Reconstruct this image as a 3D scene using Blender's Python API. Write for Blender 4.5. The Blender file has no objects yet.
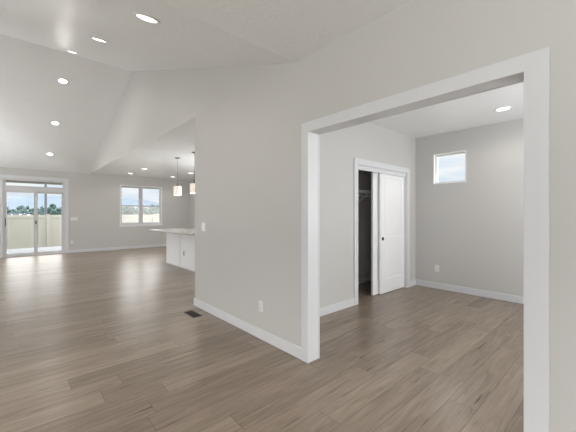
import bpy, bmesh, math, random
from mathutils import Vector, Matrix
random.seed(7)
R = math.radians
SC = bpy.context.scene
COL = SC.collection

# ------------------------------------------------------------------ camera, sky, unseen fill lights, exposure
EYE = 1.331
cam_data = bpy.data.cameras.new('camera')
cam_data.sensor_fit = 'HORIZONTAL'
cam_data.sensor_width = 36.0
cam_data.lens = 36.0 * 306.1 / 576.0
cam_data.shift_y = -2.4 / 576.0
cam_data.clip_start = 0.05
cam_data.clip_end = 20000
cam = bpy.data.objects.new('camera', cam_data)
COL.objects.link(cam)
cam.location = (0, 0, EYE)
cam.rotation_euler = (R(90), 0, -R(41.805))
SC.camera = cam
SC.cycles.max_bounces = 20
SC.cycles.diffuse_bounces = 12
SC.cycles.glossy_bounces = 6

SC.view_settings.view_transform = 'Standard'
SC.view_settings.look = 'None'
SC.view_settings.gamma = 1.0
SC.view_settings.use_curve_mapping = False
SC.view_settings.exposure = 0.05

world = bpy.data.worlds.new('sky')
SC.world = world
world.use_nodes = True
nt = world.node_tree
nt.nodes.clear()
def N(tree, kind, **kw):
    n = tree.nodes.new(kind)
    for k, v in kw.items():
        setattr(n, k, v)
    return n
wo = N(nt, 'ShaderNodeOutputWorld')
bg = N(nt, 'ShaderNodeBackground')
tc = N(nt, 'ShaderNodeTexCoord')
mp = N(nt, 'ShaderNodeMapping')
mp.inputs['Scale'].default_value = (5.0, 5.0, 26.0)
mp.inputs['Location'].default_value = (0.35, 0.0, 0.1)
cl = N(nt, 'ShaderNodeTexNoise')
cl.inputs['Scale'].default_value = 1.0
cl.inputs['Detail'].default_value = 5.0
cr = N(nt, 'ShaderNodeValToRGB')
cr.color_ramp.elements[0].position = 0.32
cr.color_ramp.elements[0].color = (0.60, 0.74, 0.90, 1)
cr.color_ramp.elements[1].position = 0.56
cr.color_ramp.elements[1].color = (0.93, 0.955, 0.975, 1)
sx = N(nt, 'ShaderNodeSeparateXYZ')
mr = N(nt, 'ShaderNodeMapRange')          # an overcast sky is brighter overhead
mr.inputs['From Min'].default_value = 0.175
mr.inputs['From Max'].default_value = 0.24
mr.inputs['To Min'].default_value = 1.0
mr.inputs['To Max'].default_value = 8.0
L = nt.links.new
L(tc.outputs['Generated'], mp.inputs['Vector'])
L(mp.outputs['Vector'], cl.inputs['Vector'])
L(cl.outputs['Fac'], cr.inputs['Fac'])
L(tc.outputs['Generated'], sx.inputs['Vector'])
L(sx.outputs['Z'], mr.inputs['Value'])
dk = N(nt, 'ShaderNodeMapRange')          # the cloud deck overhead is a warm white
dk.inputs['From Min'].default_value = 0.175
dk.inputs['From Max'].default_value = 0.24
dm = N(nt, 'ShaderNodeMix', data_type='RGBA')
dm.inputs[7].default_value = (0.95, 0.92, 0.88, 1)
L(sx.outputs['Z'], dk.inputs['Value'])
L(dk.outputs['Result'], dm.inputs[0])
L(cr.outputs['Color'], dm.inputs[6])
L(dm.outputs[2], bg.inputs['Color'])
L(mr.outputs['Result'], bg.inputs['Strength'])
L(bg.outputs['Background'], wo.inputs['Surface'])

def added_fill_light(loc, rot, sx_, sy_, power, colour=(0.96, 0.98, 1.0)):
    """daylight coming in through one of the room's windows, at the pane"""
    d = bpy.data.lights.new('window_daylight', 'AREA')
    d.shape = 'RECTANGLE'; d.size = sx_; d.size_y = sy_
    d.energy = power; d.color = colour
    o = bpy.data.objects.new('window_daylight', d)
    COL.objects.link(o)
    o.location = loc; o.rotation_euler = rot
    return o
# fill lights added near unseen windows (left, entry, bedroom front and kitchen walls)
P_LEFT, P_FAR, P_FRONT, P_BED, P_KIT, P_SIDE = 35, 112, 112, 74, 84, 12
UP = 32                                   # upward tilt of an added fill light, to brighten the ceiling
added_fill_light((-2.88, 3.0, 1.3), (0, R(-90 - 62), R(-25)), 0.4, 1.1, P_LEFT)
added_fill_light((-2.80, 11.0, 1.35), (0, R(-90 - UP), R(-46)), 0.5, 0.9, P_FAR)
added_fill_light((-0.6, -2.28, 1.35), (R(90 + 85), 0, 0), 3.0, 0.4, P_FRONT)
added_fill_light((-2.62, -2.40, 1.2), (R(90), 0, R(-45)), 0.6, 1.7, P_SIDE)
added_fill_light((3.9, -1.36, 1.5), (R(90 + 25), 0, 0), 1.7, 0.6, P_BED)
added_fill_light((5.25, 7.0, 1.55), (0, R(90 + 50), R(-28)), 0.4, 1.2, P_KIT)
DOWNLIGHT = 12.0
PENDANT = 5.0

# ------------------------------------------------------------------ materials
def new_mat(name):
    m = bpy.data.materials.new(name)
    m.use_nodes = True
    return m, m.node_tree, m.node_tree.nodes['Principled BSDF']

def plain(name, col, rough=0.5, metal=0.0, spec=0.5, bump=None, var=0.0, var_scale=3.0):
    m, t, b = new_mat(name)
    b.inputs['Roughness'].default_value = rough
    b.inputs['Metallic'].default_value = metal
    b.inputs['Specular IOR Level'].default_value = spec
    tcn = N(t, 'ShaderNodeTexCoord')
    if var > 0:
        n = N(t, 'ShaderNodeTexNoise'); n.inputs['Scale'].default_value = var_scale; n.inputs['Detail'].default_value = 4
        r = N(t, 'ShaderNodeValToRGB')
        r.color_ramp.elements[0].position = 0.3; r.color_ramp.elements[1].position = 0.7
        r.color_ramp.elements[0].color = tuple(c * (1 - var) for c in col) + (1,)
        r.color_ramp.elements[1].color = tuple(min(1, c * (1 + var)) for c in col) + (1,)
        t.links.new(tcn.outputs['Object'], n.inputs['Vector'])
        t.links.new(n.outputs['Fac'], r.inputs['Fac'])
        t.links.new(r.outputs['Color'], b.inputs['Base Color'])
    else:
        b.inputs['Base Color'].default_value = tuple(col) + (1,)
    if bump:
        n2 = N(t, 'ShaderNodeTexNoise'); n2.inputs['Scale'].default_value = bump[0]; n2.inputs['Detail'].default_value = 3
        bp = N(t, 'ShaderNodeBump'); bp.inputs['Strength'].default_value = bump[1]; bp.inputs['Distance'].default_value = bump[2]
        t.links.new(tcn.outputs['Object'], n2.inputs['Vector'])
        t.links.new(n2.outputs['Fac'], bp.inputs['Height'])
        t.links.new(bp.outputs['Normal'], b.inputs['Normal'])
    return m

WALL = plain('wall_paint', (0.570, 0.562, 0.547), 0.55, spec=0.3, bump=(90, 0.12, 0.004), var=0.012, var_scale=1.2)
CEIL = plain('ceiling_texture', (0.82, 0.828, 0.835), 0.38, spec=0.5, bump=(30, 0.6, 0.008), var=0.012, var_scale=2.0)
TRIM = plain('white_trim_paint', (0.675, 0.685, 0.705), 0.35, var=0.01)
DOORP = plain('white_door_paint', (0.86, 0.865, 0.875), 0.4, var=0.01)
VINYL = plain('white_vinyl', (0.64, 0.64, 0.655), 0.35, var=0.01)
CABW = plain('white_cabinet_paint', (0.90, 0.905, 0.915), 0.35, var=0.005)
COUNTER = plain('pale_quartz', (0.58, 0.57, 0.55), 0.12, var=0.08, var_scale=30)
PLATE = plain('white_plastic', (0.78, 0.78, 0.76), 0.35)
SLOT = plain('dark_slot', (0.05, 0.05, 0.05), 0.6)
BLACK = plain('black_metal', (0.025, 0.025, 0.028), 0.4, metal=0.6)
BRONZE = plain('dark_bronze_metal', (0.045, 0.032, 0.022), 0.45, metal=0.7, var=0.15, var_scale=40)
PULL = plain('oiled_dark_bronze', (0.03, 0.025, 0.02), 0.6, spec=0.2)
GREYP = plain('grey_plastic', (0.48, 0.48, 0.48), 0.4)
FRAMEG = plain('window_vinyl', (0.50, 0.50, 0.515), 0.4)
NICKEL = plain('brushed_nickel', (0.24, 0.235, 0.23), 0.4, metal=0.9)
WIRE = plain('white_coated_wire', (0.90, 0.89, 0.87), 0.35)
FENCEM = plain('tan_vinyl_fence', (0.33, 0.325, 0.30), 0.5, var=0.03, var_scale=2)
CONC = plain('concrete', (0.18, 0.195, 0.215), 0.8, var=0.06, var_scale=4, bump=(60, 0.2, 0.004))
SOFFIT = plain('porch_paint', (0.36, 0.36, 0.34), 0.6)
FIELD = plain('dry_grass', (0.155, 0.16, 0.125), 0.95, var=0.25, var_scale=0.15)
HILL_HAZED = plain('forested_hill', (0.098, 0.122, 0.152), 1.0, spec=0.0, var=0.08, var_scale=0.004)  # aerial haze is mixed into the hill's base colour
LEAF = plain('tree_foliage', (0.05, 0.076, 0.078), 0.9, spec=0.1, var=0.35, var_scale=0.9)  # distance haze tinted into the leaf colour
LEAFD_HAZED = plain('conifer_foliage', (0.04, 0.07, 0.068), 0.9, spec=0.1, var=0.35, var_scale=0.9)  # darker foliage, bluish haze put into its colour as well
BARK = plain('bark', (0.16, 0.12, 0.09), 0.9, var=0.2, var_scale=6)
POLEM = plain('weathered_pole', (0.055, 0.065, 0.08), 0.8, var=0.15, var_scale=5)
SIDING = plain('pale_siding', (0.36, 0.36, 0.35), 0.7)
SHINGLE = plain('grey_shingle', (0.27, 0.27, 0.28), 0.8, var=0.1, var_scale=3)
DGLASS = plain('house_window_glass', (0.08, 0.10, 0.13), 0.1)

def make_glass():
    m, t, b = new_mat('window_glass')
    t.nodes.remove(b)
    out = t.nodes['Material Output']
    tr = N(t, 'ShaderNodeBsdfTransparent'); gl = N(t, 'ShaderNodeBsdfGlossy')
    tr.inputs['Color'].default_value = (0.96, 0.97, 0.97, 1)
    gl.inputs['Roughness'].default_value = 0.0
    fr = N(t, 'ShaderNodeFresnel'); fr.inputs['IOR'].default_value = 1.1
    mx = N(t, 'ShaderNodeMixShader')
    geo = N(t, 'ShaderNodeNewGeometry'); front = N(t, 'ShaderNodeMath', operation='SUBTRACT'); front.inputs[0].default_value = 1.0
    fm = N(t, 'ShaderNodeMath', operation='MULTIPLY')
    t.links.new(geo.outputs['Backfacing'], front.inputs[1]); t.links.new(front.outputs[0], fm.inputs[0]); t.links.new(fr.outputs[0], fm.inputs[1])
    t.links.new(fm.outputs[0], mx.inputs[0]); t.links.new(tr.outputs[0], mx.inputs[1]); t.links.new(gl.outputs[0], mx.inputs[2])
    t.links.new(mx.outputs[0], out.inputs['Surface'])
    return m
GLASS = make_glass()

def make_screen():
    m, t, b = new_mat('fine_insect_mesh')
    t.nodes.remove(b)
    tr = N(t, 'ShaderNodeBsdfTransparent'); tl = N(t, 'ShaderNodeBsdfTranslucent'); tl.inputs['Color'].default_value = (.42, .42, .42, 1)
    mx = N(t, 'ShaderNodeMixShader'); mx.inputs[0].default_value = .2
    t.links.new(tr.outputs[0], mx.inputs[1]); t.links.new(tl.outputs[0], mx.inputs[2]); t.links.new(mx.outputs[0], t.nodes['Material Output'].inputs['Surface'])
    return m
SCREEN = make_screen()

def emis(name, col, strength):
    m, t, b = new_mat(name)
    b.inputs['Base Color'].default_value = (0.8, 0.8, 0.8, 1)
    b.inputs['Emission Color'].default_value = tuple(col) + (1,)
    b.inputs['Emission Strength'].default_value = strength
    return m
LENS = emis('lit_lens', (1.0, 0.98, 0.94), 5.0)
SHADE = emis('lit_white_glass_shade', (1.0, 0.84, 0.60), 0.42)
BULB = emis('lit_bulb', (1.0, 0.85, 0.62), 6.0)

def make_floor():
    m, t, b = new_mat('oak_plank_floor')
    lk = t.links.new
    tcn = N(t, 'ShaderNodeTexCoord')
    sp = N(t, 'ShaderNodeSeparateXYZ'); lk(tcn.outputs['Object'], sp.inputs[0])
    def M(op, a, b_=None, c_=None):
        n = N(t, 'ShaderNodeMath', operation=op)
        for i, v in enumerate((a, b_, c_)):
            if v is None: continue
            if isinstance(v, (int, float)): n.inputs[i].default_value = v
            else: lk(v, n.inputs[i])
        return n.outputs[0]
    W_, LEN = 0.178, 1.32
    yr = M('DIVIDE', M('SUBTRACT', sp.outputs['Y'], 0.69), W_)
    row = M('FLOOR', yr); fy = M('SUBTRACT', yr, row)
    wn = N(t, 'ShaderNodeTexWhiteNoise', noise_dimensions='1D'); lk(M('ADD', row, 17.3), wn.inputs['W'])
    xr = M('ADD', M('DIVIDE', sp.outputs['X'], LEN), wn.outputs['Value'])
    colm = M('FLOOR', xr); fx = M('SUBTRACT', xr, colm)
    wn2 = N(t, 'ShaderNodeTexWhiteNoise', noise_dimensions='2D')
    cb = N(t, 'ShaderNodeCombineXYZ'); lk(row, cb.inputs[0]); lk(colm, cb.inputs[1]); lk(cb.outputs[0], wn2.inputs['Vector'])
    rnd = wn2.outputs['Value']
    # grain: stretched along the plank, shifted from plank to plank
    gv = N(t, 'ShaderNodeCombineXYZ')
    lk(M('ADD', M('MULTIPLY', sp.outputs['X'], 1.6), M('MULTIPLY', rnd, 37.0)), gv.inputs[0])
    lk(M('ADD', M('MULTIPLY', sp.outputs['Y'], 17.0), M('MULTIPLY', rnd, 91.0)), gv.inputs[1])
    g1 = N(t, 'ShaderNodeTexNoise'); g1.inputs['Scale'].default_value = 1.3; g1.inputs['Detail'].default_value = 7; g1.inputs['Roughness'].default_value = 0.62
    g1.inputs['Distortion'].default_value = 0.9
    lk(gv.outputs[0], g1.inputs['Vector'])
    gv2 = N(t, 'ShaderNodeCombineXYZ')
    lk(M('ADD', M('MULTIPLY', sp.outputs['X'], 3.0), M('MULTIPLY', rnd, 11.0)), gv2.inputs[0])
    lk(M('ADD', M('MULTIPLY', sp.outputs['Y'], 120.0), M('MULTIPLY', rnd, 53.0)), gv2.inputs[1])
    g2 = N(t, 'ShaderNodeTexNoise'); g2.inputs['Scale'].default_value = 1.0; g2.inputs['Detail'].default_value = 4
    lk(gv2.outputs[0], g2.inputs['Vector'])
    # knots / dark cathedral patches
    gv3 = N(t, 'ShaderNodeCombineXYZ')
    lk(M('ADD', M('MULTIPLY', sp.outputs['X'], 1.5), M('MULTIPLY', rnd, 23.0)), gv3.inputs[0])
    lk(M('ADD', M('MULTIPLY', sp.outputs['Y'], 20.0), M('MULTIPLY', rnd, 61.0)), gv3.inputs[1])
    g3 = N(t, 'ShaderNodeTexNoise'); g3.inputs['Scale'].default_value = 1.5; g3.inputs['Detail'].default_value = 2
    lk(gv3.outputs[0], g3.inputs['Vector'])
    knot = N(t, 'ShaderNodeMapRange'); knot.inputs['From Min'].default_value = 0.64; knot.inputs['From Max'].default_value = 0.78
    knot.inputs['To Min'].default_value = 0.0; knot.inputs['To Max'].default_value = 0.5
    lk(g3.outputs['Fac'], knot.inputs['Value'])
    v = M('ADD', M('MULTIPLY', g1.outputs['Fac'], 0.62), M('ADD', M('MULTIPLY', rnd, 0.20), 0.05))
    v = M('ADD', v, M('MULTIPLY', g2.outputs['Fac'], 0.22))
    v = M('SUBTRACT', v, knot.outputs['Result'])
    ramp = N(t, 'ShaderNodeValToRGB'); lk(v, ramp.inputs['Fac'])
    e = ramp.color_ramp.elements
    e[0].position = 0.12; e[0].color = FLOOR_DARK
    e[1].position = 0.85; e[1].color = FLOOR_LIGHT
    k = e.new(0.50); k.color = FLOOR_MID
    ey = M('MULTIPLY', M('MINIMUM', fy, M('SUBTRACT', 1.0, fy)), W_)
    ex = M('MULTIPLY', M('MINIMUM', fx, M('SUBTRACT', 1.0, fx)), LEN)
    edge = M('MINIMUM', ey, ex)
    sm = N(t, 'ShaderNodeMapRange'); sm.inputs['From Min'].default_value = 0.0008; sm.inputs['From Max'].default_value = 0.0028
    sm.inputs['To Min'].default_value = 0.58; sm.inputs['To Max'].default_value = 1.0
    lk(edge, sm.inputs['Value'])
    mx = N(t, 'ShaderNodeMix', data_type='RGBA', blend_type='MULTIPLY'); mx.inputs['Factor'].default_value = 1.0
    lk(ramp.outputs['Color'], mx.inputs[6])
    lk(sm.outputs['Result'], mx.inputs[7])
    lk(mx.outputs[2], b.inputs['Base Color'])
    b.inputs['Roughness'].default_value = 0.38
    b.inputs['Specular IOR Level'].default_value = 0.1
    b.inputs['Coat Weight'].default_value = 0.55
    b.inputs['Coat Roughness'].default_value = 0.27
    b.inputs['Coat IOR'].default_value = 1.5
    bp = N(t, 'ShaderNodeBump'); bp.inputs['Strength'].default_value = 0.25; bp.inputs['Distance'].default_value = 0.002
    lk(M('ADD', M('MULTIPLY', g2.outputs['Fac'], 0.3), sm.outputs['Result']), bp.inputs['Height'])
    lk(bp.outputs['Normal'], b.inputs['Normal'])
    return m
FLOOR_DARK = (0.085, 0.060, 0.042, 1)
FLOOR_MID = (0.212, 0.164, 0.124, 1)
FLOOR_LIGHT = (0.345, 0.278, 0.216, 1)
FLOORM = make_floor()

# ------------------------------------------------------------------ mesh helpers
def box(bm, x0, x1, y0, y1, z0, z1, bev=0.0):
    if x0 > x1: x0, x1 = x1, x0
    if y0 > y1: y0, y1 = y1, y0
    if z0 > z1: z0, z1 = z1, z0
    r = bmesh.ops.create_cube(bm, size=1.0)
    for v in r['verts']:
        v.co = Vector((x0 + (v.co.x + .5) * (x1 - x0), y0 + (v.co.y + .5) * (y1 - y0), z0 + (v.co.z + .5) * (z1 - z0)))
    if bev > 0:
        es = list({e for v in r['verts'] for e in v.link_edges})
        bmesh.ops.bevel(bm, geom=es, offset=bev, segments=2, profile=0.6, affect='EDGES')
def prism(bm, pts, axis, a0, a1):
    """polygon (u,v) extruded along an axis: axis 'X' -> (y,z), 'Y' -> (x,z), 'Z' -> (x,y)"""
    def P(u, v, a):
        return (a, u, v) if axis == 'X' else (u, a, v) if axis == 'Y' else (u, v, a)
    lo = [bm.verts.new(P(u, v, a0)) for u, v in pts]
    hi = [bm.verts.new(P(u, v, a1)) for u, v in pts]
    n = len(pts)
    fs = [bm.faces.new(lo), bm.faces.new(hi)]
    for i in range(n):
        fs.append(bm.faces.new((lo[i], lo[(i + 1) % n], hi[(i + 1) % n], hi[i])))
    bmesh.ops.recalc_face_normals(bm, faces=fs)
def tube(bm, p0, p1, r0, r1=None, seg=10, caps=True):
    p0, p1 = Vector(p0), Vector(p1)
    d = p1 - p0
    res = bmesh.ops.create_cone(bm, cap_ends=caps, segments=seg, radius1=r0, radius2=r0 if r1 is None else r1, depth=d.length)
    mt = Matrix.Translation((p0 + p1) / 2) @ d.to_track_quat('Z', 'Y').to_matrix().to_4x4()
    bmesh.ops.transform(bm, matrix=mt, verts=res['verts'])
def lathe(bm, prof, seg=32, closed=False):
    """profile of (r, z) revolved about Z"""
    rings = []
    for r, z in prof:
        if r < 1e-6:
            rings.append([bm.verts.new((0, 0, z))])
        else:
            rings.append([bm.verts.new((r * math.cos(2 * math.pi * i / seg), r * math.sin(2 * math.pi * i / seg), z)) for i in range(seg)])
    fs = []
    pairs = list(zip(rings, rings[1:])) + ([(rings[-1], rings[0])] if closed else [])
    for a, b in pairs:
        for i in range(seg):
            j = (i + 1) % seg
            if len(a) == 1 and len(b) == 1: continue
            if len(a) == 1: fs.append(bm.faces.new((a[0], b[i], b[j])))
            elif len(b) == 1: fs.append(bm.faces.new((a[i], b[0], a[j])))
            else: fs.append(bm.faces.new((a[i], b[i], b[j], a[j])))
    bmesh.ops.recalc_face_normals(bm, faces=fs)
def obj(name, bm, mat, parent=None, smooth=False, loc=None, label=None):
    me = bpy.data.meshes.new(name)
    bm.normal_update(); bm.to_mesh(me); bm.free()
    me.materials.append(mat)
    if smooth:
        for p in me.polygons: p.use_smooth = True
    o = bpy.data.objects.new(name, me)
    COL.objects.link(o)
    if loc: o.location = loc
    if parent: o.parent = parent
    if label: o['label'] = label
    return o
def tag(o, label, cat, group=None, kind=None):
    o['label'] = label; o['category'] = cat
    if group: o['group'] = group
    if kind: o['kind'] = kind
    return o
def thing(name, label, cat, loc=(0, 0, 0), rot=(0, 0, 0), group=None, kind=None):
    o = bpy.data.objects.new(name, None)
    COL.objects.link(o)
    o.empty_display_size = 0.1
    o.location = loc; o.rotation_euler = rot
    return tag(o, label, cat, group, kind)
def struct(name, bm, mat, label, cat):
    return tag(obj(name, bm, mat), label, cat, kind='structure')
def copy_tree(o, parent=None):
    c = o.copy(); COL.objects.link(c)
    if parent: c.parent = parent
    for ch in list(o.children): copy_tree(ch, c)
    return c
def BM(): return bmesh.new()

# ------------------------------------------------------------------ the setting
XW, XW2 = 1.96, 2.08            # wall with the cased opening
XE, XE2 = 5.60, 5.75            # outer wall on the right
XL, XL2 = -3.20, -3.35          # outer wall on the left
YB, YB2 = 12.65, 12.80          # far wall with the slider
YF, YF2 = -2.50, -2.65
HC = 2.74
YC, YR, ZR = 2.083, 7.40, 4.50  # foot and ridge of the vault
YEND = 4.222                     # free end of the wall with the opening
YCL, YCL2 = 2.682, 2.80         # bedroom closet wall
YBF, YBF2 = -1.50, -1.62        # bedroom front wall

b = BM(); box(b, XL2, XE2, YF2, YB2, -0.15, 0.0)
struct('floor', b, FLOORM, 'grey brown oak plank floor running through all rooms', 'floor')

def panel_with_holes(bm, u0, u1, z0, z1, holes, put):
    """rectangle u0..u1 x z0..z1 with rectangular holes, cut into boxes by put(u0,u1,z0,z1)"""
    us = sorted({u0, u1, *[h[0] for h in holes], *[h[1] for h in holes]})
    for a, c in zip(us, us[1:]):
        hs = sorted([h for h in holes if h[0] <= a + 1e-6 and h[1] >= c - 1e-6], key=lambda h: h[2])
        z = z0
        for h in hs:
            if h[2] > z + 1e-6: put(a, c, z, h[2])
            z = h[3]
        if z < z1 - 1e-6: put(a, c, z, z1)

OY0, OY1, OZ = 0.360, 1.911, 2.059      # clear opening
b = BM()
panel_with_holes(b, YF, YEND, 0, HC, [(OY0 - .02, OY1 + .02, -1, OZ + .02)], lambda a, c, z, w: box(b, XW, XW2, a, c, max(z, 0), w))
prism(b, [(YC, HC), (YB, HC + .006), (YR, ZR)], 'X', XW, XW2)
for v in b.verts:
    if v.co.z == HC and abs(v.co.y - YC) < 1e-4: v.co.z = HC + .006
struct('wall_right', b, WALL, 'warm grey wall with the wide white cased opening and the gable above the kitchen', 'wall')

b = BM()
SLX0, SLX1, SLZ = -0.27, 1.283, 2.426
WX0, WX1, WZ0, WZ1 = 2.944, 4.443, 0.915, 2.385
panel_with_holes(b, XL2, XE2, 0, HC + .12, [(SLX0, SLX1, -1, SLZ), (WX0, WX1, WZ0, WZ1)], lambda a, c, z, w: box(b, a, c, YB, YB2, max(z, 0), w))
struct('wall_back', b, WALL, 'far grey living room wall with the sliding door and the double window', 'wall')

BWY0, BWY1, BWZ0, BWZ1 = 1.817, 2.354, 1.856, 2.390
b = BM()
panel_with_holes(b, YF2, YB, 0, HC + .12, [(BWY0, BWY1, BWZ0, BWZ1), (5.7, 8.3, 1.05, 2.1)], lambda a, c, z, w: box(b, XE, XE2, a, c, z, w))
struct('wall_bedroom_back', b, WALL, 'grey bedroom wall with the small square window', 'wall')

b = BM()
LW = [(1.6, 4.4, 0.55, 2.35), (9.6, 12.2, 0.55, 2.35)]
panel_with_holes(b, YF2, YB2, 0, HC, LW, lambda a, c, z, w: box(b, XL2, XL, a, c, z, w))
prism(b, [(YC, HC), (YB, HC), (YR, ZR)], 'X', XL2, XL)
struct('wall_left', b, WALL, 'outer living room wall out of frame on the left', 'wall')
b = BM()
panel_with_holes(b, XL, XE, 0, HC, [(-2.9, -2.3, 0.3, 2.1), (-2.1, 1.1, 0.5, 2.4)], lambda a, c, z, w: box(b, a, c, YF2, YF, z, w))
struct('wall_front', b, WALL, 'entry wall behind the camera', 'wall')
b = BM()
panel_with_holes(b, XW2, XE, 0, HC, [(3.0, 4.8, 0.7, 2.2)], lambda a, c, z, w: box(b, a, c, YBF2, YBF, z, w))
struct('wall_bedroom_front', b, WALL, 'bedroom wall out of frame on the right', 'wall')

CX0, CX1, CZ = 3.770, 5.250, 2.055
b = BM()
panel_with_holes(b, XW2, XE, 0, HC, [(CX0, CX1, -1, CZ)], lambda a, c, z, w: box(b, a, c, YCL, YCL2, max(z, 0), w))
struct('wall_closet', b, WALL, 'grey bedroom wall with the sliding door closet', 'wall')
b = BM(); box(b, 3.25, XE, 3.44, 3.56, 0, HC)
struct('wall_closet_back', b, WALL, 'back wall inside the closet behind the wire shelf', 'wall')
b = BM(); box(b, 3.25, 3.37, YCL2, 3.44, 0, HC)
struct('wall_closet_side', b, WALL, 'side wall inside the closet hidden behind the casing', 'wall')
b = BM(); box(b, XW2, XE, YEND - .12, YEND, 0, HC)
struct('wall_kitchen', b, WALL, 'near kitchen wall hidden behind the end of the grey wall', 'wall')

# ceilings
b = BM(); box(b, XL2, XW, YF2, YC, HC, HC + .12); box(b, XW, XW2, YF2, YC, HC, HC + .12)
struct('ceiling', b, CEIL, 'flat entry ceiling at top of the picture before the vault rises', 'ceiling')
b = BM(); prism(b, [(YC, HC), (YR, ZR), (YR, ZR + .12), (YC, HC + .12)], 'X', XL2, XW + .02)
struct('ceiling_vault_near', b, CEIL, 'near slope of the vaulted ceiling rising to the ridge', 'ceiling')
b = BM(); prism(b, [(YR, ZR), (YB2, HC - .05), (YB2, HC + .07), (YR, ZR + .12)], 'X', XL2, XW + .02)
struct('ceiling_vault_far', b, CEIL, 'far slope of the vaulted ceiling falling to the sliding door wall', 'ceiling')
b = BM(); box(b, XW2, XE2, YEND - .12, YB2, HC, HC + .12); box(b, XW + .0005, XW2, YEND, YB, HC, HC + .0055)
struct('ceiling_kitchen', b, CEIL, 'flat kitchen ceiling with the pendants', 'ceiling')
b = BM(); box(b, XW2, XE2, YBF2, YEND - .12, HC, HC + .12)
struct('ceiling_bedroom', b, CEIL, 'flat bedroom ceiling beyond the opening', 'ceiling')

# baseboards
BH, BT = 0.103, 0.015
def base(name, segs, label):
    bb = BM()
    for s in segs:
        box(bb, *s, 0, BH, bev=0.003)
    return struct(name, bb, TRIM, label, 'baseboard')
CO0, CO1, COZ = 0.265, 1.993, 2.146     # casing outer edges of the opening
base('baseboard_right', [(XW - BT, XW, CO1, YEND + BT), (XW - BT, XW, YF, CO0), (XW, XW2, YEND, YEND + BT)], 'white baseboard along the wall with the cased opening')
base('baseboard_back', [(1.366, XE, YB - BT, YB), (XL, -0.357, YB - BT, YB)], 'white baseboard along the far living room wall')
base('baseboard_closet', [(XW2, 3.678, YCL - BT, YCL), (5.340, XE - BT, YCL - BT, YCL)], 'white baseboard either side of the closet')
base('baseboard_bedroom', [(XE - BT, XE, YBF, YCL)], 'white baseboard under the small square bedroom window')
base('baseboard_closet_back', [(3.37, XE, 3.44 - BT, 3.44)], 'white baseboard inside the dark closet')
base('baseboard_kitchen', [(XE - BT, XE, YEND, YB - BT), (XW2, XE - BT, YEND, YEND + BT)], 'white baseboard at the kitchen end wall')
base('baseboard_left', [(XL, XL + BT, YF, YB - BT)], 'white baseboard out of frame on the left')

# casing of the wide opening, with its jamb lining
b = BM()
CT = 0.018
for x0, x1 in ((XW - CT, XW), (XW2, XW2 + CT)):
    box(b, x0, x1, CO0, OY0 + .004, 0, COZ, bev=.003)
    box(b, x0, x1, OY1 - .004, CO1, 0, COZ, bev=.003)
    box(b, x0, x1, OY0, OY1, OZ - .002, COZ, bev=.003)
struct('trim_1', b, TRIM, 'white flat casing around the wide bedroom opening', 'door casing')
b = BM()
box(b, XW, XW2, OY0 - .02, OY0, 0, OZ + .02)
box(b, XW, XW2, OY1, OY1 + .02, 0, OZ + .02)
box(b, XW, XW2, OY0, OY1, OZ, OZ + .02)
struct('trim_2', b, TRIM, 'white jamb lining inside the wide bedroom opening', 'door jamb')

# closet casing, jamb, head track
b = BM()
KY = YCL - CT
box(b, 3.678, CX0, KY, YCL, 0, 2.145, bev=.003)
box(b, CX1, 5.340, KY, YCL, 0, 2.145, bev=.003)
box(b, CX0, CX1, KY, YCL, CZ, 2.145, bev=.003)
struct('trim_3', b, TRIM, 'white casing around the closet sliding doors', 'door casing')
b = BM()
box(b, CX0 - .005, CX0 + .012, YCL, YCL2, 0, CZ)
box(b, CX1 - .012, CX1 + .005, YCL, YCL2, 0, CZ)
box(b, CX0, CX1, YCL, YCL2, CZ - .015, CZ + .001)
box(b, CX0 + .012, CX1 - .012, YCL + .005, YCL + .022, 1.985, CZ - .015)
struct('trim_4', b, TRIM, 'white closet jamb and the fascia hiding the door track', 'door jamb')

# closet sliding doors: two panel slabs
def slab_door(name, x0, x1, y0, y1, z0, z1, label):
    e = thing(name, label, 'closet door', ((x0 + x1) / 2, (y0 + y1) / 2, z0), kind='structure')
    cx, cy = (x0 + x1) / 2, (y0 + y1) / 2
    st, top, mid0, mid1, bot = .107, .10, .835, .935, .235
    f = BM()
    X0, X1, Y0, Y1, H = x0 - cx, x1 - cx, y0 - cy, y1 - cy, z1 - z0
    box(f, X0, X0 + st, Y0, Y1, 0, H, bev=.003)
    box(f, X1 - st, X1, Y0, Y1, 0, H, bev=.003)
    box(f, X0 + st, X1 - st, Y0, Y1, 0, bot, bev=.002)
    box(f, X0 + st, X1 - st, Y0, Y1, mid0, mid1, bev=.002)
    box(f, X0 + st, X1 - st, Y0, Y1, H - top, H, bev=.002)
    obj('door_frame', f, DOORP, e)
    for za, zb in ((bot, mid0), (mid1, H - top)):
        p = BM()
        box(p, X0 + st, X1 - st, Y0 + .010, Y1 - .010, za, zb)
        # raised field with a sloping margin
        q = .035
        box(p, X0 + st + q, X1 - st - q, Y0 + .006, Y1 - .006, za + q, zb - q, bev=.004)
        obj('door_panel', p, DOORP, e)
    return e
d = slab_door('door_2', 4.444, 5.236, 2.712, 2.746, 0.012, 2.03, 'front white two panel sliding closet door with the dark finger pull')
hb = BM()
lathe(hb, [(0.0, .0012), (.020, .0012), (.023, .004), (.027, .0045), (.029, .003), (.029, -.004), (0, -.004)], 20)
h = obj('finger_pull', hb, PULL, d, smooth=False)
h.rotation_euler = (R(90), 0, 0)
h.location = (4.517 - 4.84, -0.0175, .905)
h['label'] = 'dark bronze round finger pull'
slab_door('door_3', 4.301, 5.093, 2.758, 2.792, 0.012, 2.03, 'rear white sliding closet door showing only its edge beside the dark gap')

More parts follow.
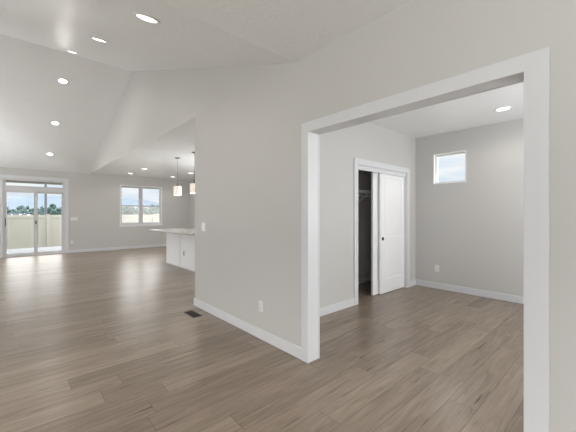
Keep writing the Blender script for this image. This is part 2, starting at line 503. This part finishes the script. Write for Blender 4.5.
# wire shelf in the closet
ws = thing('wire_shelf', 'white wire shelf with diagonal brace inside the open closet', 'shelf', (4.5, 3.44, 1.74))
b = BM()
def wl(p0, p1, r=.0028): tube(b, p0, p1, r, seg=6)
SX0, SX1 = -1.12, 1.09
for yy in (-.004, -.10, -.20, -.30):
    wl((SX0, yy, 0), (SX1, yy, 0), .004)
obj('shelf_rail', b, WIRE, ws)
b = BM()
wl((SX0, -.305, -.005), (SX1, -.305, -.005), .0065); wl((SX0, -.305, -.045), (SX1, -.305, -.045), .0055)
obj('front_lip', b, WIRE, ws)
b = BM()
k = SX0
while k < SX1:
    wl((k, -.002, .004), (k, -.305, .004)); wl((k, -.305, .004), (k, -.305, -.045)); k += .026
o = obj('shelf_wires', b, WIRE, ws)
for xb in (-.60, .29):
    b = BM(); tube(b, (xb, -.30, -.02), (xb, -.006, -.235), .009, seg=8); box(b, xb - .012, xb + .012, -.008, 0, -.265, -.215)
    obj('brace', b, WIRE, ws)
b = BM()
k = SX0 + .1
while k < SX1:                       # hanging rod hooks below the lip
    wl((k, -.305, -.045), (k + .03, -.27, -.095), .004); wl((k + .03, -.27, -.095), (k + .06, -.305, -.045), .004); k += .30
wl((SX0, -.27, -.098), (SX1, -.27, -.098), .008)
obj('hanging_rod', b, WIRE, ws)

# ------------------------------------------------------------------ sliding door (door_1)
cx = (SLX0 + SLX1) / 2
b = BM()
SC0, SC1, SCZ = -0.357, 1.366, 2.510
box(b, SC0, SLX0 + .005, YB - CT, YB, 0, SCZ, bev=.003)
box(b, SLX1 - .005, SC1, YB - CT, YB, 0, SCZ, bev=.003)
box(b, SLX0, SLX1, YB - CT, YB, SLZ - .005, SCZ, bev=.003)
struct('trim_5', b, TRIM, 'white casing around the glass sliding door', 'door casing')
sd = thing('door_1', 'white framed glass sliding door with transom window to the patio', 'sliding door', (cx, YB + .07, 0), kind='structure')
hw = (SLX1 - SLX0) / 2
f = BM()
box(f, -hw, -hw + .045, -.07, .07, 0, SLZ); box(f, hw - .045, hw, -.07, .07, 0, SLZ)
box(f, -hw + .045, hw - .045, -.07, .07, SLZ - .045, SLZ)
box(f, -hw + .045, hw - .045, -.07, .07, 2.035, 2.165)
box(f, -hw + .045, hw - .045, -.07, .07, 0, .035)
obj('door_frame', f, VINYL, sd)
t_ = BM()
zt0, zt1 = 2.165, SLZ - .045
box(t_, -hw + .045, -hw + .075, -.03, .03, zt0, zt1); box(t_, hw - .075, hw - .045, -.03, .03, zt0, zt1)
box(t_, -hw + .075, hw - .075, -.03, .03, zt0, zt0 + .03); box(t_, -hw + .075, hw - .075, -.03, .03, zt1 - .02, zt1)
tr = obj('transom_window', t_, VINYL, sd)
g = BM(); box(g, -hw + .07, hw - .07, -.004, .004, zt0 + .02, zt1 - .01); obj('glass', g, GLASS, tr)
def sash(name, x0, x1, y, lw, rw):
    f = BM()
    z0, z1 = .035, 2.035
    box(f, x0, x0 + lw, y - .02, y + .02, z0, z1); box(f, x1 - rw, x1, y - .02, y + .02, z0, z1)
    box(f, x0 + lw, x1 - rw, y - .02, y + .02, z0, z0 + .065); box(f, x0 + lw, x1 - rw, y - .02, y + .02, z1 - .05, z1)
    s = obj(name, f, VINYL, sd)
    g = BM(); box(g, x0 + lw - .01, x1 - rw + .01, y - .004, y + .004, z0 + .055, z1 - .04); obj('glass', g, GLASS, s)
    return s
s1 = sash('sliding_panel', -hw + .045, .035, -.03, .055, .058)
s2 = sash('fixed_panel', -.035, hw - .045, .03, .09, .05)
b = BM(); box(b, -.004, .026, -.075, -.05, 1.00, 1.10, bev=.004); obj('latch', b, BLACK, s1, label='black latch')
b = BM()
hx = -hw + .072
tube(b, (hx, -.05, .95), (hx, -.085, .97), .008, seg=8); tube(b, (hx, -.085, .97), (hx, -.085, 1.17), .009, seg=8); tube(b, (hx, -.085, 1.17), (hx, -.05, 1.19), .008, seg=8)
obj('door_handle', b, BLACK, s1, label='dark pull handle')

# ------------------------------------------------------------------ windows
def hung_window(name, label):
    w = thing(name, label, 'window', ((WX0 + WX1) / 2, YB + .085, WZ0), kind='structure')
    hw, H = (WX1 - WX0) / 2, WZ1 - WZ0
    f = BM()
    box(f, -hw, -hw + .035, -.04, .04, 0, H); box(f, hw - .035, hw, -.04, .04, 0, H)
    box(f, -hw + .035, hw - .035, -.04, .04, H - .03, H); box(f, -hw + .035, hw - .035, -.04, .04, 0, .03)
    box(f, -.048 - .02, .048 - .02, -.04, .04, .03, H - .03)
    obj('window_frame', f, FRAMEG, w)
    for xa, xb in ((-hw + .035, -.068), (.028, hw - .035)):
        for za, zb, y in ((.03, .735, -.018), (.69, H - .03, .012)):
            s = BM()
            box(s, xa, xa + .025, y - .014, y + .014, za, zb); box(s, xb - .025, xb, y - .014, y + .014, za, zb)
            box(s, xa + .025, xb - .025, y - .014, y + .014, za, za + .042); box(s, xa + .025, xb - .025, y - .014, y + .014, zb - .042, zb)
            so = obj('sash', s, FRAMEG, w)
            if za < .1:
                sc_ = BM(); box(sc_, xa, xb, .030, .0315, za, zb); obj('insect_screen', sc_, SCREEN, so)
            g = BM(); box(g, xa + .02, xb - .02, y - .003, y + .003, za + .02, zb - .02); obj('glass', g, GLASS, so)
    s = BM()
    box(s, -hw - .035, hw + .045, -.135, -.04, -.032, .004, bev=.004)
    box(s, -hw - .02, hw + .03, -.099, -.086, -.075, -.032, bev=.002)
    obj('window_sill', s, DOORP, w)
    # white returns around the reveal
    r_ = BM()
    box(r_, -hw, -hw + .012, -.085, -.04, .004, H); box(r_, hw - .012, hw, -.085, -.04, .004, H); box(r_, -hw + .012, hw - .012, -.085, -.04, H - .012, H)
    box(r_, -hw - .014, -hw + .012, -.092, -.085, .004, H + .014); box(r_, hw - .012, hw + .014, -.092, -.085, .004, H + .014); box(r_, -hw + .012, hw - .012, -.092, -.085, H - .012, H + .014)
    obj('reveal_lining', r_, DOORP, w)
    return w
hung_window('window_1', 'white double window of two side by side sashes over the sill in the far wall')
w = thing('window_2', 'small square white framed window high on the bedroom wall', 'window', (XE + .09, (BWY0 + BWY1) / 2, BWZ0), kind='structure')
hy, H = (BWY1 - BWY0) / 2, BWZ1 - BWZ0
f = BM()
box(f, -.035, .035, -hy, -hy + .035, 0, H); box(f, -.035, .035, hy - .035, hy, 0, H)
box(f, -.035, .035, -hy + .035, hy - .035, 0, .035); box(f, -.035, .035, -hy + .035, hy - .035, H - .035, H)
obj('window_frame', f, VINYL, w)
g = BM(); box(g, -.004, .004, -hy + .03, hy - .03, .03, H - .03); obj('glass', g, GLASS, w)
r_ = BM()
box(r_, -.092, -.035, -hy, -hy + .014, 0, H); box(r_, -.092, -.035, hy - .014, hy, 0, H)
box(r_, -.092, -.035, -hy + .014, hy - .014, 0, .014); box(r_, -.092, -.035, -hy + .014, hy - .014, H - .014, H)
obj('reveal_lining', r_, DOORP, w)

def added_window(name, x0, x1, y0, y1, z0, z1, label):
    """windows the photograph does not reach: frame, mullion and pane in the wall's thickness"""
    cx_, cy_ = (x0 + x1) / 2, (y0 + y1) / 2
    w = thing(name, label, 'window', (cx_, cy_, z0), kind='structure')
    dx, dy, H = (x1 - x0) / 2, (y1 - y0) / 2, z1 - z0
    f, g = BM(), BM()
    if dx < dy:
        box(f, -dx, dx, -dy, -dy + .05, 0, H); box(f, -dx, dx, dy - .05, dy, 0, H); box(f, -dx, dx, -.03, .03, .05, H - .05)
        box(f, -dx, dx, -dy + .05, dy - .05, 0, .05); box(f, -dx, dx, -dy + .05, dy - .05, H - .05, H)
        box(g, -.003, .003, -dy + .04, dy - .04, .04, H - .04)
    else:
        box(f, -dx, -dx + .05, -dy, dy, 0, H); box(f, dx - .05, dx, -dy, dy, 0, H); box(f, -.03, .03, -dy, dy, .05, H - .05)
        box(f, -dx + .05, dx - .05, -dy, dy, 0, .05); box(f, -dx + .05, dx - .05, -dy, dy, H - .05, H)
        box(g, -dx + .04, dx - .04, -.003, .003, .04, H - .04)
    obj('window_frame', f, VINYL, w); obj('glass', g, GLASS, w)
for i, (ya, yb, za, zb) in enumerate(LW):
    added_window('window_%d' % (3 + i), XL2 + .03, XL - .05, ya, yb, za, zb, ['near', 'far'][i] + ' side window out of frame in the left wall')
added_window('window_8', -2.9, -2.3, YF2 + .03, YF - .05, .3, 2.1, 'narrow entry sidelight window behind the camera')
added_window('window_5', -2.1, 1.1, YF2 + .03, YF - .05, .5, 2.4, 'entry window behind the camera')
added_window('window_7', XE + .03, XE2 - .05, 5.7, 8.3, 1.05, 2.1, 'kitchen side window hidden behind the grey wall')
added_window('window_6', 3.0, 4.8, YBF2 + .02, YBF - .03, .7, 2.2, 'bedroom front window out of frame')

# ------------------------------------------------------------------ recessed lights
def make_recessed():
    e = thing('recessed_light', '', 'ceiling light', (0, 0, 0))
    b = BM(); lathe(b, [(.074, .0), (.080, -.006), (.098, -.004), (.100, .0), (.100, .004), (.074, .004)], 36, closed=True)
    obj('trim_ring', b, PLATE, e, smooth=True)
    b = BM(); lathe(b, [(0, -.0015), (.074, -.0005), (.074, .004), (0, .004)], 32)
    obj('lens', b, LENS, e, label='glowing white lens')
    ld = bpy.data.lights.new('downlight', 'SPOT'); ld.energy = DOWNLIGHT; ld.spot_size = R(165); ld.spot_blend = 0.6
    ld.color = (1.0, 0.95, 0.88); ld.shadow_soft_size = 0.07
    lo = bpy.data.objects.new('downlight', ld); COL.objects.link(lo); lo.parent = e; lo.location = (0, 0, -.03)
    return e
proto = None
ta = math.atan2(ZR - HC, YR - YC); tb = math.atan2(ZR - HC, YB - YR)
za = lambda y: HC + (y - YC) * math.tan(ta)
zb = lambda y: ZR - (y - YR) * (ZR - HC + .05) / (YB2 - YR)
tb = math.atan2(ZR - HC + .05, YB2 - YR)
lamps = [
    ((.80, 2.607), 'a', 'large recessed light on the near vault slope, closest to the flat entry ceiling', 'recessed lights in the vaulted ceiling'),
    ((.80, 4.479), 'a', 'middle recessed light of the three on the near vault slope', 'recessed lights in the vaulted ceiling'),
    ((.80, 6.93), 'a', 'recessed light on the near vault slope right beside the ridge', 'recessed lights in the vaulted ceiling'),
    ((.79, 8.237), 'b', 'recessed light on the far vault slope, highest one just below the ridge', 'recessed lights in the vaulted ceiling'),
    ((.79, 9.885), 'b', 'middle recessed light of the three on the far vault slope', 'recessed lights in the vaulted ceiling'),
    ((.79, 11.548), 'b', 'recessed light on the far vault slope, lowest one above the sliding door', 'recessed lights in the vaulted ceiling'),
    ((3.03, 11.66), 'k', 'small kitchen recessed light furthest left, by the far wall', 'recessed lights in the kitchen ceiling'),
    ((3.04, 10.15), 'k', 'kitchen recessed light above the double window, nearer than its left neighbour', 'recessed lights in the kitchen ceiling'),
    ((4.51, 11.65), 'k', 'kitchen recessed light just left of the left pendant', 'recessed lights in the kitchen ceiling'),
    ((4.56, 10.17), 'k', 'kitchen recessed light seen behind the cord of the right pendant', 'recessed lights in the kitchen ceiling'),
    ((4.893, 1.14), 'k', 'recessed light in the bedroom ceiling beyond the cased opening', None),
]
for (x, y), s, lab, grp in lamps:
    o = make_recessed() if proto is None else copy_tree(proto)
    proto = proto or o
    z = za(y) if s == 'a' else zb(y) if s == 'b' else HC
    o.location = (x, y, z - .004)
    o.rotation_euler = (ta if s == 'a' else -tb if s == 'b' else 0, 0, 0)
    o['label'] = lab
    if 'group' in o: del o['group']
    if grp: o['group'] = grp

# ------------------------------------------------------------------ kitchen island, countertop, pendants
IX0, IX1, IY0, IY1 = 3.06, 3.72, 6.45, 8.35
isl = thing('kitchen_island', 'white island cabinet with flat panels under the pale countertop', 'island', ((IX0 + IX1) / 2, (IY0 + IY1) / 2, 0))
ix, iy = (IX0 + IX1) / 2, (IY0 + IY1) / 2
b = BM(); box(b, IX0 + .045 - ix, IX1 - ix, IY0 - iy, IY1 - iy, 0, .868)
obj('cabinet_body', b, CABW, isl)
ym = 7.43
for y0, y1 in ((IY0, ym - .024), (ym + .024, IY1)):
    b = BM(); box(b, IX0 - ix, IX0 + .045 - ix, y0 - iy, y1 - iy, .03, .868, bev=.002)
    obj('back_panel', b, CABW, isl)
b = BM(); box(b, IX0 - .008 - ix, IX0 + .012 - ix, IY0 - iy, IY1 + .008 - iy, 0, .03, bev=.003); obj('toe_strip', b, TRIM, isl)
b = BM(); box(b, 2.77, 3.80, 6.35, 8.85, .868, .90, bev=.004)
tag(obj('countertop', b, COUNTER), 'pale stone countertop overhanging the white island cabinet', 'countertop')

def make_pendant():
    e = thing('pendant_light', '', 'pendant light', (0, 0, 0), group='pendants over the island')
    b = BM(); lathe(b, [(0, 0), (.060, 0), (.060, -.014), (.045, -.024), (.012, -.028), (0, -.028)], 28); obj('canopy', b, NICKEL, e)
    b = BM(); tube(b, (0, 0, -.025), (0, 0, -.655), .005, seg=8); obj('stem', b, NICKEL, e)
    b = BM(); lathe(b, [(0, -.640), (.012, -.640), (.020, -.655), (.030, -.675), (.032, -.70), (.030, -.745), (0, -.745)], 24); obj('socket_cap', b, NICKEL, e)
    b = BM()
    lathe(b, [(.030, -.722), (.085, -.722), (.092, -.728), (.095, -.738), (.095, -.942), (.091, -.942), (.091, -.740), (.083, -.728), (.030, -.728)], 36, closed=True)
    obj('shade', b, SHADE, e, smooth=False)
    b = BM()
    bmesh.ops.create_uvsphere(b, u_segments=16, v_segments=12, radius=.032)
    bmesh.ops.transform(b, matrix=Matrix.Translation((0, 0, -.81)) @ Matrix.Diagonal((1, 1, 1.25, 1)), verts=b.verts)
    tube(b, (0, 0, -.745), (0, 0, -.785), .014, seg=12)
    obj('bulb', b, BULB, e, smooth=True)
    ld = bpy.data.lights.new('pendant_glow', 'POINT'); ld.energy = PENDANT; ld.color = (1.0, .86, .68); ld.shadow_soft_size = .05
    lo = bpy.data.objects.new('pendant_glow', ld); COL.objects.link(lo); lo.parent = e; lo.location = (0, 0, -.90)
    return e
p1 = make_pendant(); p1.location = (3.07, 7.61, HC)
p1['label'] = 'left pendant with white drum shade over the island, further from the grey wall end'
p2 = copy_tree(p1); p2.location = (3.085, 6.67, HC)
p2['label'] = 'right pendant with white drum shade, partly at the edge of the grey wall'

# ------------------------------------------------------------------ switches, outlets, floor vent  (built facing -X, base at the wall)
def make_outlet(label, gr='wall outlets', mat=None):
    mat = mat or PLATE
    e = thing('wall_outlet', label, 'outlet', group=gr)
    b = BM(); box(b, -.007, 0, -.036, .036, -.058, .058, bev=.002); obj('cover_plate', b, mat, e)
    for z in (-.021, .021):
        b = BM(); box(b, -.0095, -.006, -.017, .017, z - .014, z + .014, bev=.001); r = obj('receptacle', b, mat, e)
        b = BM()
        for y in (-.007, .007): box(b, -.0102, -.009, y - .0014, y + .0014, z - .004, z + .006)
        box(b, -.0102, -.009, -.002, .002, z - .010, z - .0065)
        obj('slots', b, SLOT, r)
    return e
def make_switch(label, gangs, gr='wall switches'):
    e = thing('light_switch', label, 'light switch', group=gr)
    w_ = .036 + (gangs - 1) * .023
    b = BM(); box(b, -.007, 0, -w_, w_, -.058, .058, bev=.002); obj('cover_plate', b, PLATE, e)
    for g_ in range(gangs):
        y = (g_ - (gangs - 1) / 2) * .046
        b = BM(); box(b, -.0105, -.006, y - .0165, y + .0165, -.033, .033, bev=.002)
        obj('rocker', b, PLATE, e)
    return e
o = make_switch('light switch on the grey wall near its free end, left of the cased opening', 2); o.location = (XW, 3.94, 1.147)
o = make_switch('light switch plate on the far wall right of the sliding door', 4); o.location = (1.521, YB, 1.153); o.rotation_euler = (0, 0, R(90))
q = make_outlet('low white outlet on the grey wall just left of the cased opening'); q.location = (XW, 2.616, .344)
o = copy_tree(q); o.location = (XE, 2.288, .360); o['label'] = 'low white outlet on the bedroom wall under the square window'
o = copy_tree(q); o.location = (1.46, YB, .36); o.rotation_euler = (0, 0, R(90)); o['label'] = 'low white outlet on the far wall right of the sliding door'
o = make_outlet('grey outlet on the right panel of the white island cabinet', mat=GREYP); o.location = (IX0, 7.20, .37)

v = thing('floor_vent', 'dark bronze floor register near the end of the grey wall', 'floor vent', (1.765, 3.865, 0))
b = BM()
vw, vl = .062, .145
box(b, -vw, -vw + .014, -vl, vl, 0, .005, bev=.001); box(b, vw - .014, vw, -vl, vl, 0, .005, bev=.001)
box(b, -vw + .014, vw - .014, -vl, -vl + .016, 0, .005); box(b, -vw + .014, vw - .014, vl - .016, vl, 0, .005)
obj('frame', b, BRONZE, v)
b = BM(); box(b, -vw + .014, vw - .014, -vl + .016, vl - .016, 0, .001); obj('duct_opening', b, SLOT, v)
b = BM()
y = -vl + .026
while y < vl - .02:
    box(b, -vw + .014, vw - .014, y, y + .006, .001, .0042); y += .017
box(b, -.004, .004, -vl + .016, vl - .016, .001, .0046)
obj('louvers', b, BRONZE, v)

# ------------------------------------------------------------------ outside: patio, fence, field, trees, hills
GZ = -0.5
b = BM(); box(b, -3000, 3000, -200, 6000, GZ - .5, GZ)
struct('ground', b, FIELD, 'dry grass field beyond the fence', 'ground')
b = BM(); box(b, -3.0, 2.4, YB2, 16.2, GZ, -.06)
struct('patio', b, CONC, 'pale concrete patio outside the sliding door', 'patio')
b = BM(); box(b, -3.0, 2.4, YB2, 16.2, 2.78, 2.90); box(b, -3.0, 2.4, 16.05, 16.2, 2.545, 2.78)
for x in (-2.9, 2.2):
    box(b, x, x + .1, 16.07, 16.17, -.06, 2.545)
struct('porch_roof', b, SOFFIT, 'pale porch beam and roof over the patio', 'porch roof')

FY = 18.0
fe = thing('privacy_fence', 'tan vinyl privacy fence behind the patio', 'fence', (2.0, FY, GZ))
posts = [-3.4, -1.2, 1.17, 3.5, 5.9, 8.3, 10.7]
top = 1.768
fp0 = pp0 = None
for i, x in enumerate(posts):
    if pp0 is None:
        b = BM(); box(b, -.065, .065, -.065, .065, 0, top + .03, bev=.006)
        prism(b, [(-.075, -.075), (.075, -.075), (.075, .075), (-.075, .075)], 'Z', top + .03, top + .045)
        pp0 = obj('fence_post', b, FENCEM, fe); o = pp0
    else:
        o = pp0.copy(); COL.objects.link(o); o.parent = fe
    o.location = (x - 2.0, 0, 0)
for x0, x1 in zip(posts, posts[1:]):
    b = BM()
    w0, w1 = x0 - 2.0 + .06, x1 - 2.0 - .06
    n = int((w1 - w0) / .15); st = (w1 - w0) / n
    for j in range(n):
        box(b, w0 + j * st + .010, w0 + (j + 1) * st - .010, -.011, .011, .10, top - .10)
    box(b, w0, w1, -.004, .004, .10, top - .10)
    box(b, w0, w1, -.025, .025, top - .14, top, bev=.005); box(b, w0, w1, -.025, .025, .05, .19, bev=.005)
    obj('fence_panel', b, FENCEM, fe)

def at_px(px, Y):
    """x of the line of sight at a ground distance, used to scatter the far scenery in view of the openings"""
    return Y * math.tan(math.atan((px - 288) / 306.1) + R(41.805))
b = BM(); tube(b, (0, 0, 0), (0, 0, 8.5), .085, .065, seg=12); box(b, -.9, .9, -.05, .05, 7.6, 7.7)
for x in (-.8, -.3, .3, .8): tube(b, (x, 0, 7.7), (x, 0, 7.82), .03, seg=8)
o = obj('utility_pole', b, POLEM, loc=(at_px(45.7, 30), 30, GZ))
tag(o, 'thin grey pole rising behind the tan fence', 'pole')

def blob_crown(seed, wr, h, n):
    rn = random.Random(seed)
    b = BM()
    for i in range(n):
        t = i / max(1, n - 1)
        a = rn.uniform(0, 6.28); zz = h * (.28 + .55 * t)
        rr = wr * (1.0 - .62 * t) * rn.uniform(.35, .75)
        s = wr * rn.uniform(.42, .62) * (1 - .45 * t)
        m = Matrix.Translation((math.cos(a) * rr, math.sin(a) * rr, zz)) @ Matrix.Diagonal((1, 1, rn.uniform(.75, 1.1), 1))
        r = bmesh.ops.create_icosphere(b, subdivisions=2, radius=s, matrix=m)
        for vv in r['verts']:
            vv.co += Vector((rn.uniform(-1, 1), rn.uniform(-1, 1), rn.uniform(-1, 1))) * s * .16
    return b
def cone_crown(seed, wr, h):
    rn = random.Random(seed)
    b = BM()
    for i in range(7):
        t = i / 7
        bm2 = bmesh.ops.create_cone(b, cap_ends=True, segments=11, radius1=wr * (1 - t) * rn.uniform(.85, 1.1), radius2=.05, depth=h * .26,
                                    matrix=Matrix.Translation((0, 0, h * (.20 + .70 * t))))
        for vv in bm2['verts']: vv.co += Vector((rn.uniform(-1, 1), rn.uniform(-1, 1), rn.uniform(-.5, .5))) * wr * .10
    return b
def tree(x, Y, h, wr, mat, crown, label, grp=None):
    e = thing('tree', label, 'tree', (x, Y, GZ), group=grp)
    b = BM(); tube(b, (0, 0, -.1), (0, 0, h * .5), h * .028, h * .012, seg=8); obj('trunk', b, BARK, e)
    obj('crown', crown, mat, e)
    return e
rn = random.Random(3)
def tree_row(p0, p1, y0, seed, hmin, hmax, gap, lab, grp):
    """trees scattered over a deep belt, every one in a depth of its own"""
    pxs = []
    px = p0
    while px < p1:
        pxs.append(px); px += rn.uniform(*gap)
    order = list(range(len(pxs))); rn.shuffle(order)
    for j, px in enumerate(pxs):
        if p0 < 20 and 46 < px < 60: continue
        Y = y0 + order[j] * 11.0
        k = Y / 150.0
        h = (rn.uniform(hmin, hmax) - (1.0 if px < 18 else 0)) * k
        r = min(h * .36, 3.4)
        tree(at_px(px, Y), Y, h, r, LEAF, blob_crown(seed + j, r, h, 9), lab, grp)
tree_row(3.0, 68.0, 130.0, 0, 3.5, 4.9, (3.4, 4.6), 'hazy green tree of the far tree line seen through the sliding door', 'far trees beyond the fence, slider view')
tree(at_px(52.5, 112), 112, 5.3, 1.7, LEAFD_HAZED, blob_crown(77, 1.7, 5.3, 12), 'tallest dark tree of the tree line, in the right pane of the sliding door')
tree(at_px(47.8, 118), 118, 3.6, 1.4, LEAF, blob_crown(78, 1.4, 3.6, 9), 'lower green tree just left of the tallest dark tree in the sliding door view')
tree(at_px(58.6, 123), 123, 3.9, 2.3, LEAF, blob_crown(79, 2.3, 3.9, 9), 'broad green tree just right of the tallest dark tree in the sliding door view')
tree(at_px(42.3, 104), 104, 4.2, .8, LEAFD_HAZED, cone_crown(5, .8, 4.2), 'narrow dark conifer left of the grey pole behind the fence')
tree_row(119.0, 166.0, 130.0, 100, 4.4, 5.8, (2.6, 3.4), 'hazy green tree of the far tree line seen through the double window', 'far trees beyond the fence, window view')
def house(x, Y, w_, d_, h_, roof, label):
    e = thing('house', label, 'house', (x, Y, GZ))
    b = BM(); box(b, -w_ / 2, w_ / 2, -d_ / 2, d_ / 2, 0, h_); obj('wall', b, SIDING, e)
    b = BM(); prism(b, [(-d_ / 2 - .4, h_), (d_ / 2 + .4, h_), (0, h_ + roof)], 'X', -w_ / 2 - .4, w_ / 2 + .4); obj('roof', b, SHINGLE, e)
    for xx in (-w_ * .28, w_ * .12):
        b = BM(); box(b, xx, xx + 1.3, -d_ / 2 - .03, -d_ / 2, .9, 2.0); obj('window', b, DGLASS, e)
house(at_px(10, 105), 105, 3.6, 6, 1.2, .55, 'low pale house beyond the fence at the left of the sliding door view')
house(at_px(18, 112), 112, 4.4, 6, 1.1, .5, 'low pale roofed house beyond the fence, second from left in the sliding door view')

# hills on the horizon
b = BM()
prof = []
def crest(px):
    pts = [(-150, 11), (-60, 9), (0, 14), (20, 16.5), (38, 18.2), (60, 17.5), (80, 15), (100, 13.5), (120, 14.2), (138, 13.6), (150, 13.0), (158, 11.2), (166, 9.4), (200, 9.8), (250, 6), (340, 4)]
    for (a0, z0), (a1, z1) in zip(pts, pts[1:]):
        if a0 <= px <= a1:
            q = (px - a0) / (a1 - a0); q = q * q * (3 - 2 * q)
            return z0 + (z1 - z0) * q
    return 4.0
for j in range(0, 241):
    px = -140 + j * 2.0
    prof.append((px, crest(px) + .35 * math.sin(px * .23) + .25 * math.sin(px * .61 + 1)))
Yh = 3000.0
ridge, foot, back = [], [], []
for px, z in prof:
    x = at_px(px, Yh)
    dep = Yh * math.cos(R(41.805)) + x * math.sin(R(41.805))
    zz = EYE + z * dep / 306.1
    ridge.append(b.verts.new((x, Yh, zz)))
    foot.append(b.verts.new((x * .9, Yh - 500, GZ - 1)))
    back.append(b.verts.new((x * 1.1, Yh + 700, GZ - 1)))
for j in range(len(prof) - 1):
    b.faces.new((foot[j], foot[j + 1], ridge[j + 1], ridge[j])); b.faces.new((ridge[j], ridge[j + 1], back[j + 1], back[j]))
bmesh.ops.recalc_face_normals(b, faces=b.faces[:])
struct('hills', b, HILL_HAZED, 'pale blue wooded mountains on the horizon', 'hills')
